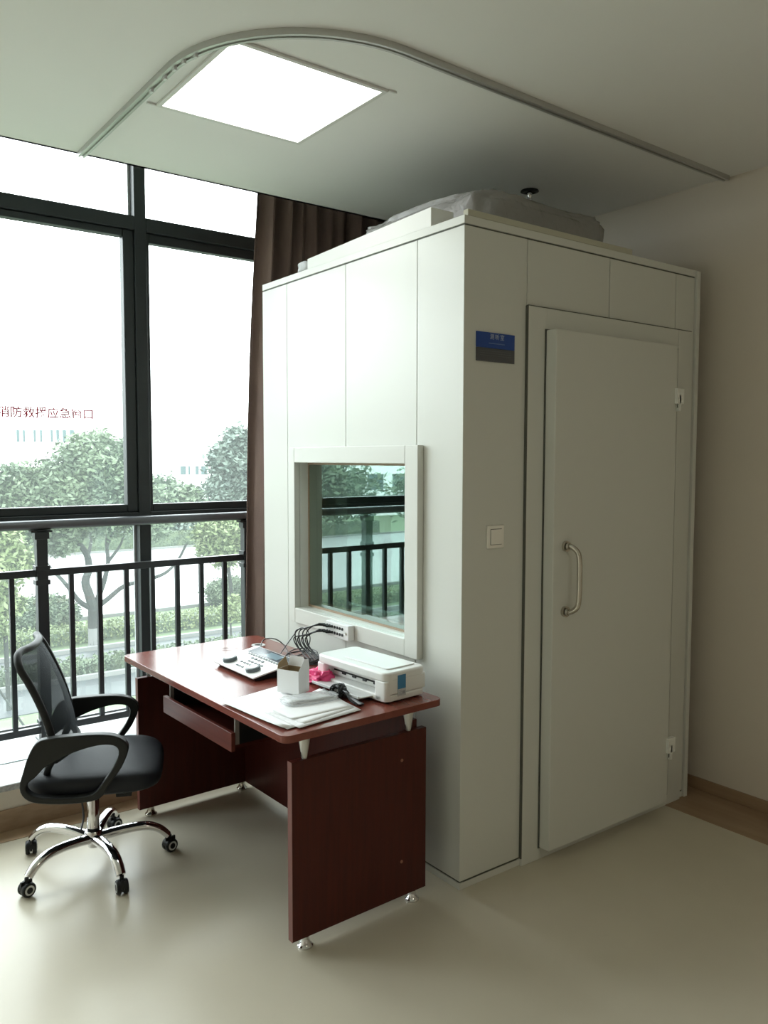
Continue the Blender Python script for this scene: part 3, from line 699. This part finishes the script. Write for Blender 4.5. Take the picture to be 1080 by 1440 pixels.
# seat: rounded cushion with waterfall front
st = MB(); n = 32; lv = [(.352, .90), (.366, .985), (.405, 1.0), (.425, .985), (.438, .93), (.444, .70), (.446, .35)]
for z, s in lv:
    for k in range(n):
        w = 2*math.pi*k/n; x = math.copysign(abs(math.cos(w))**.42, math.cos(w)); y = math.copysign(abs(math.sin(w))**.42, math.sin(w))
        px_, py_ = .025+x*.248*s, y*.238*s; st.v.append((px_, py_, z - .022*max(0, (px_-.16)/.11)**2*(z > .38) + .006*max(0, (-px_-.08)/.12)))
for i in range(len(lv)-1):
    for k in range(n): st.f.append((i*n+k, i*n+(k+1) % n, (i+1)*n+(k+1) % n, (i+1)*n+k))
st.f.append(tuple(range(n))[::-1]); st.f.append(tuple((len(lv)-1)*n+k for k in range(n)))
st.build('seat', BLACKF, ch, smooth=True, sub=1)
# armrests
OUT = [(-.213,.43),(-.2,.483),(-.182,.539),(-.153,.589),(-.109,.601),(-.037,.605),(.048,.605),(.112,.596),(.150,.572),(.161,.538),(.135,.474),(.089,.412),(.056,.365),(-.042,.355),(-.148,.366),(-.195,.388)]
INN = [(-.190,.428),(-.178,.449),(-.160,.462),(-.141,.482),(-.119,.501),(-.038,.540),(.045,.562),(.098,.562),(.122,.549),(.126,.523),(.108,.480),(.070,.425),(.032,.385),(-.042,.378),(-.138,.388),(-.176,.403)]
def dens(P_, m_=3):
    o_ = []; N_ = len(P_)
    for i in range(N_):
        p0, p1, p2, p3 = [Vector(P_[(i+j) % N_]) for j in (-1, 0, 1, 2)]
        for k in range(m_):
            t = k/m_; o_.append(tuple(.5*((2*p1)+(p2-p0)*t+(2*p0-5*p1+4*p2-p3)*t*t+(3*p1-p0-3*p2+p3)*t**3)))
    return o_
for s in (-1, 1):
    lo, hi = sorted((s*.230, s*.268))
    MB().ring(dens(OUT), dens(INN), lo, hi, lambda a, b, h: (a, h, b)).build('armrest', BLACKPG, ch, bevel=.006, seg=3)
# backrest
def bu_(v): return Vector((-.100-.135*v**1.7 , 0, .50+.42*v))
def back_pt(v, s, inset=0):
    p = bu_(v) - Vector((0, 0, .025*v)); hwid = (.222 - .020*(1-v)) * (1 if v < .9 else math.sqrt(max(.0, 1-((v-.9)/.1)**2*.35)))
    bow = -.045*(s*s-1)            # centre bows backwards
    return Vector((p.x - bow*-1.0, s*(hwid-inset), p.z))
ms = MB(); nv, nu = 20, 14
for j in range(nv+1):
    for i in range(nu+1): ms.v.append(tuple(back_pt(j/nv, -1+2*i/nu, .012) + Vector((0, 0, 0))))
for j in range(nv):
    for i in range(nu): k = j*(nu+1)+i; ms.f.append((k, k+1, k+nu+2, k+nu+1))
mo = ms.build('back_mesh', MESHB, ch, smooth=True); q = mo.modifiers.new('s', 'SOLIDIFY'); q.thickness = .0025
loop = [back_pt(v, -1) for v in (0, .15, .3, .45, .6, .75, .88)] + [back_pt(.97, -.93), back_pt(1, -.8)] + [back_pt(1, s) for s in (-.5, -.2, .2, .5)] + [back_pt(1, .8), back_pt(.97, .93)] + [back_pt(v, 1) for v in (.88, .75, .6, .45, .3, .15, 0)] + [back_pt(0, s) for s in (.5, 0, -.5, -1)]
MB().tube(smooth_path(loop, 4), .014, 10, sx=1.0).build('back_frame', BLACKP, ch, smooth=True)
for s in (-1, 1):
    MB().tube(smooth_path([(-.112, s*.205, .60), (-.104, s*.200, .52), (-.13, s*.19, .46), (-.14, s*.12, .38), (-.08, s*.05, .345)], 5), .013, 10).build('back_bracket', BLACKP, ch, smooth=True)

# ------------------------------------------------------------------ outdoors
GZ = -4.0
outg = MB().box(-90, 110, 2.8, 160, GZ-.3, GZ).build('ground', GRASS); struct(outg); outg.name = 'ground'
def strip(x0, x1, y0, y1, z, m_, name, lab, cat):
    tag(MB().box(x0, x1, y0, y1, GZ+.001, GZ+z).build(name, m_), lab, cat)
struct(MB().box(-80, 90, 16.5, 18.5, GZ+.001, GZ+.02).build('paved_path', PAVE))
struct(MB().box(-80, 90, 20.4, 21.6, GZ+.001, GZ+.015).build('side_lane', PAVE))
struct(MB().box(-80, 90, 26.5, 46, GZ+.001, GZ+.02).build('road', ROAD))
for y in (18.55, 21.65, 26.35, 46.1): struct(MB().box(-80, 90, y, y+.15, GZ+.001, GZ+.12).build('kerb', KERB))
def leaves(blobs, N, size, seed=1, shell=.55):
    r_ = np.random.default_rng(seed); B_ = np.array(blobs, float); vol = B_[:,3]*B_[:,4]*B_[:,5]; pk_ = r_.choice(len(B_), N, p=vol**.7/np.sum(vol**.7))
    d = r_.normal(size=(N,3)); d /= np.linalg.norm(d, axis=1)[:,None]; rad = shell+(1-shell)*r_.random(N)**.7
    c = B_[pk_,:3] + d*B_[pk_,3:6]*rad[:,None]*(1+.12*r_.normal(size=(N,1)))
    t = r_.normal(size=(N,3)); t[:,2] *= .6; t /= np.linalg.norm(t, axis=1)[:,None]; b = np.cross(t, d+.8*r_.normal(size=(N,3))); b /= np.linalg.norm(b, axis=1)[:,None]
    s = size*(.7+.6*r_.random(N))[:,None]
    v = np.stack([c-t*s, c-b*s*.45, c+t*s, c+b*s*.45], 1).reshape(-1,3)
    m_ = MB(); m_.v = [tuple(q) for q in v.tolist()]; m_.f = [(4*i,4*i+1,4*i+2,4*i+3) for i in range(N)]; return m_
def leaf_obj(name, blobs, N, size, m_, parent=None, seed=1, shell=.55):
    q = leaves(blobs, N, size, seed, shell); me = bpy.data.meshes.new(name); me.from_pydata(q.v, [], q.f); me.materials.append(m_)
    o_ = bpy.data.objects.new(name, me); COL.objects.link(o_)
    if parent is not None: o_.parent = parent
    return o_
def pblob(px, py, r, Y, depth=1., ry=1.):
    c = at(px, py, 1, Y); dist = (c-CAM).dot(CF); q = r*dist/FPX
    return (c.x, c.y, c.z, q*1.1, q*depth, q*ry)
def origin_child(root, objs):
    for o_ in objs: o_.parent = root; o_.location = Vector(o_.location) - root.location
# main tree
Y = 22
base = at(131, 930, 1, Y); base.z = GZ
t1 = empty('broadleaf_tree', base, 0, 'big broadleaf tree with forked trunk outside the left window pane', 'tree')
def w_(px, py, dy=0): return at(px, py, 1, Y+dy)
tb = MB()
k = (at(142, 850, 1, Y)-at(130, 850, 1, Y)).length
tb.tube(smooth_path([base, w_(132, 900), w_(130, 870), w_(131, 850)], 4), [k*.62]*5+[k*.55]*8, 10)
low = MB().tube([base, w_(132, 905), w_(131.5, 883)], [k*.66, k*.64, k*.62], 12)
def br(pts, r0, r1):
    s = smooth_path(pts, 4); tb.tube(s, [r0+(r1-r0)*i/(len(s)-1) for i in range(len(s))], 8)
br([w_(131, 855), w_(125, 835), w_(120, 818), w_(125, 800), w_(122, 780), w_(110, 762), w_(98, 740), w_(90, 700)], k*.6, k*.2)
br([w_(133, 858), w_(140, 835), w_(147, 815), w_(152, 790), w_(150, 760, .5), w_(158, 720, 1)], k*.4, k*.15)
br([w_(129, 856), w_(112, 846), w_(98, 828), w_(84, 812), w_(72, 800), w_(50, 770)], k*.33, k*.12)
br([w_(134, 856), w_(152, 842), w_(175, 824), w_(205, 816), w_(232, 806), w_(250, 788), w_(262, 765)], k*.33, k*.14)
br([w_(122, 785), w_(128, 760, 1), w_(122, 730, 1.5)], k*.25, k*.1)
br([w_(152, 790), w_(170, 765), w_(176, 740)], k*.2, k*.08); br([w_(150, 770), w_(157, 748), w_(152, 720)], k*.2, k*.08)
bk_ = tb.build('trunk', BARK, smooth=True); lo_ = low.build('whitewashed_base', LIME, smooth=True)
bl = [pblob(*b_, Y) for b_ in ((15,704,44),(68,692,46),(85,765,20),(22,772,18),(125,655,46),(160,668,42),(100,705,50),(45,730,40),(150,712,44),(185,700,38),(228,698,30),(262,704,24),(-50,700,60),(-110,720,60),(215,735,26),(95,745,24),(20,672,22),(172,640,24),(140,625,20),(-40,680,34))]
lf = leaf_obj('crown', bl, 60000, .085, LEAF, seed=3, shell=.35)
origin_child(t1, [bk_, lo_, lf])
def tree(px, pyb, Y, blobs, m_, N, size, label, trunk_r=.12, seed=5, top=None):
    b0 = at(px, pyb, 1, Y); b0.z = GZ; t = empty('broadleaf_tree', b0, 0, label, 'tree')
    B_ = [pblob(*q, Y) for q in blobs]; cz = np.mean([q[2] for q in B_]); cx_ = np.mean([q[0] for q in B_])
    tk_ = MB().tube(smooth_path([b0, (b0.x*.8+cx_*.2, Y, (GZ*2+cz)/3), (cx_, Y, cz)], 5), trunk_r, 8).build('trunk', BARK, smooth=True)
    origin_child(t, [tk_, leaf_obj('crown', B_, N, size, m_, seed=seed, shell=.4)]); return t
tree(328, 900, 24, [(300,752,26),(332,748,26),(315,778,22),(345,770,24),(290,770,14)], LEAFY, 7000, .10, 'young yellow-green tree outside by the right end of the railing', .07, 11)
tree(325, 905, 20.15, [(322,850,10),(326,862,12),(316,858,8),(330,845,9)], LEAFY, 700, .085, 'slender knee-high sapling in front of the right clipped bush', .03, 12)
tree(10, 920, 17, [(5,765,26),(25,790,22),(-10,810,34),(12,850,20),(8,735,16),(-20,880,28)], LEAFY, 8000, .085, 'small yellow-green tree at the left edge of the window', .05, 13)
tree(325, 740, 52, [(322,650,30),(335,620,22),(345,680,34),(312,690,26),(330,712,26)], LEAFH, 9000, .22, 'tall hazy tree beyond the road beside the curtain', .2, 14)
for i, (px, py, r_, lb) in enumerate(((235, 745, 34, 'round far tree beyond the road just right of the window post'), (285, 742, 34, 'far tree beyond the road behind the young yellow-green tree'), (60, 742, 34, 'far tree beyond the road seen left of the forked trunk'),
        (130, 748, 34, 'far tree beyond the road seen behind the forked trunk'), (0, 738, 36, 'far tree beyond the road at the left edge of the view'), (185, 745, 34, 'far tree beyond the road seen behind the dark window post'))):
    tree(px, 790, (49, 55, 55, 49, 49, 55)[i], [(px, py, r_*.8), (px-22, py+6, r_*.6), (px+22, py+4, r_*.6), (px, py-16, r_*.55)], LEAFH, 5000, .20, lb, .15, 20+i)
# trees further along the street (they mirror in the booth window)
for i, (x, y, h) in enumerate(((-9, 21.9, 5.4), (-15, 25.1, 6.4), (-22, 25.1, 6.2), (-30, 25.1, 6.6))):
    b0 = Vector((x, y, GZ)); t = empty('broadleaf_tree', b0, 0, ('street tree mirrored in the booth window, nearest the glass', 'street tree mirrored in the booth window, second along', 'street tree mirrored in the booth window, third along', 'street tree mirrored in the booth window, furthest along')[i], 'tree')
    cz = GZ+h*.68; B_ = [(x+dx, y+dy, cz+dz, 1.7, 1.6, 1.3) for dx, dy, dz in ((0,0,.5),(1.3,.4,-.2),(-1.4,.2,-.1),(.4,-1,0),(-.2,1.1,.2))]
    tk_ = MB().tube([b0, (x+.1, y, GZ+h*.4), (x, y, cz)], .13, 8).build('trunk', BARK, smooth=True)
    origin_child(t, [tk_, leaf_obj('crown', B_, 6500, .14, LEAF, seed=40+i, shell=.4)])
# hedges
for i, (y0, y1, h, lb) in enumerate(((18.8, 19.7, .40, 'low clipped hedge between the paved path and the side lane'), (22.7, 23.9, .48, 'clipped hedge running along the near side of the road'), (46.35, 47.2, 1.0, 'hedge along the far side of the road'))):
    hg = empty('hedge', (6, (y0+y1)/2, GZ), 0, lb, 'hedge'); x0, x1 = (-34, 36)
    cr = MB().box(x0, x1, y0+.12, y1-.12, GZ+.0, GZ+h-.12).build('hedge_core', HEDGE)
    N = 26000; r_ = np.random.default_rng(60+i); c = np.stack([r_.uniform(x0, x1, N), r_.uniform(y0, y1, N), r_.uniform(GZ+.05, GZ+h, N)], 1)
    sel = r_.random(N) < .62; c[sel, 2] = GZ+h-.1*r_.random(sel.sum()); c[~sel, 1] = y0+.12*r_.random((~sel).sum())
    t = r_.normal(size=(N,3)); t /= np.linalg.norm(t, axis=1)[:,None]; b = np.cross(t, r_.normal(size=(N,3))); b /= np.linalg.norm(b, axis=1)[:,None]; s = .055
    v = np.stack([c-t*s, c-b*s*.6, c+t*s, c+b*s*.6], 1).reshape(-1,3)
    me = bpy.data.meshes.new('hedge_leaves'); me.from_pydata(v.tolist(), [], [(4*k,4*k+1,4*k+2,4*k+3) for k in range(N)]); me.materials.append(LEAFY if i == 1 else HEDGE)
    hl = bpy.data.objects.new('hedge_leaves', me); COL.objects.link(hl); origin_child(hg, [cr, hl])
for i, (px, py, r_, Y, lb) in enumerate(((66, 876, 36, 25.0, 'dome-clipped round bush left of the forked tree trunk'), (328, 846, 32, 26, 'dome-clipped round bush under the young yellow-green tree'))):
    q = pblob(px, py, r_, Y); zt = q[2]+q[5]; rx = q[3]; hz = zt-GZ
    bsh = empty('round_bush', (q[0], Y, GZ), 0, lb, 'bush')
    core = MB().lathe([(rx*.93*math.sin(a_), (1+math.cos(a_))*.5*(hz-.1)) for a_ in [math.pi*j/14 for j in range(14, -1, -1)]][0:15], n=28).build('bush_core', HEDGE, smooth=True)
    core.location = (q[0], Y, GZ)
    lv_ = leaf_obj('bush_leaves', [(q[0], Y, GZ+hz*.5, rx, rx, hz*.5)], 9000, .06, HEDGE, seed=70+i, shell=.93)
    origin_child(bsh, [core, lv_])
# support pole of the small tree
s0, s1 = at(0, 972, 1, 14.5), at(36, 1024, 1, 14.5)
tag(MB().tube([s0+(s0-s1)*1.6, s1], .022, 6).build('support_pole', BARK), 'thin slanting support pole on the lawn outside at lower left', 'pole')
# far buildings
def building(x0, x1, y, d, z1, wins, label, frame_gap=0):
    b_ = empty('office_building', ((x0+x1)/2, y, GZ), 0, label, 'building'); k_ = Vector((-(x0+x1)/2, -y, -GZ))
    wl_ = MB().box(x0, x1, y, y+d, GZ, z1).build('wall', BUILD, b_); wl_.location = k_
    rf = MB().box(x0, x1, y, y+d, z1, z1+.5).build('roof_parapet', BUILD, b_); rf.location = k_
    for a, b, c_, e in wins:
        f_ = MB().frame(1, y-.06, y+.02, a, b, c_, e, (.04,)*4).build('window_frame', BUILD, b_); f_.location = k_
        MB().box(a+.03, b-.03, y-.05, y-.01, c_+.03, e-.03).build('pane', PANEW, f_)
def pw(px0, px1, py0, py1, Y):
    a = at(px0, py0, 1, Y); b = at(px1, py1, 1, Y); return (a.x, b.x, b.z, a.z)
wA = [pw(x, x+w, 604, 622, 80) for x, w in ((22, 6), (31, 5), (46, 5), (55, 5), (70, 5), (78, 6), (87, 7), (97, 8))]
building(2, 27, 80, 14, 7.6, wA, 'pale office building with a row of narrow windows in the haze above the left trees')
wB = [pw(x, x+w, 655, 668, 86) for x, w in ((253, 9), (264, 4), (274, 6), (282, 10))]
building(31, 52, 86, 12, 5.2, wB, 'pale building with small windows behind the trees right of the window post')
wC = [(-64+3*i, -62+3*i, z, z+1.6) for i in range(12) for z in (-1.5, 1.5, 4.5)]
building(-70, -25, 62, 14, 7.5, wC, 'long pale building mirrored in the booth window')

# ------------------------------------------------------------------ light
w = bpy.data.worlds.new('overcast_sky'); SC.world = w; w.use_nodes = True; nt = w.node_tree
bg = nt.nodes['Background']; bg.inputs[0].default_value = (.90, .985, 1.0, 1); bg.inputs[1].default_value = 9.4
for i, (a, b) in enumerate(((XL, .56),)):
    ld = bpy.data.lights.new('window_portal', 'AREA'); ld.shape = 'RECTANGLE'; ld.size = b-a; ld.size_y = TOPW-ZS; ld.cycles.is_portal = True
    lo = bpy.data.objects.new('window_portal', ld); COL.objects.link(lo); lo.location = ((a+b)/2, 2.3, (TOPW+ZS)/2); lo.rotation_euler = (R(-90), 0, 0)
SC.cycles.max_bounces = 10; SC.cycles.diffuse_bounces = 6; SC.cycles.transparent_max_bounces = 16; SC.cycles.sample_clamp_indirect = 6
SC.cycles.use_denoising = True
SC.view_settings.exposure = 0.0
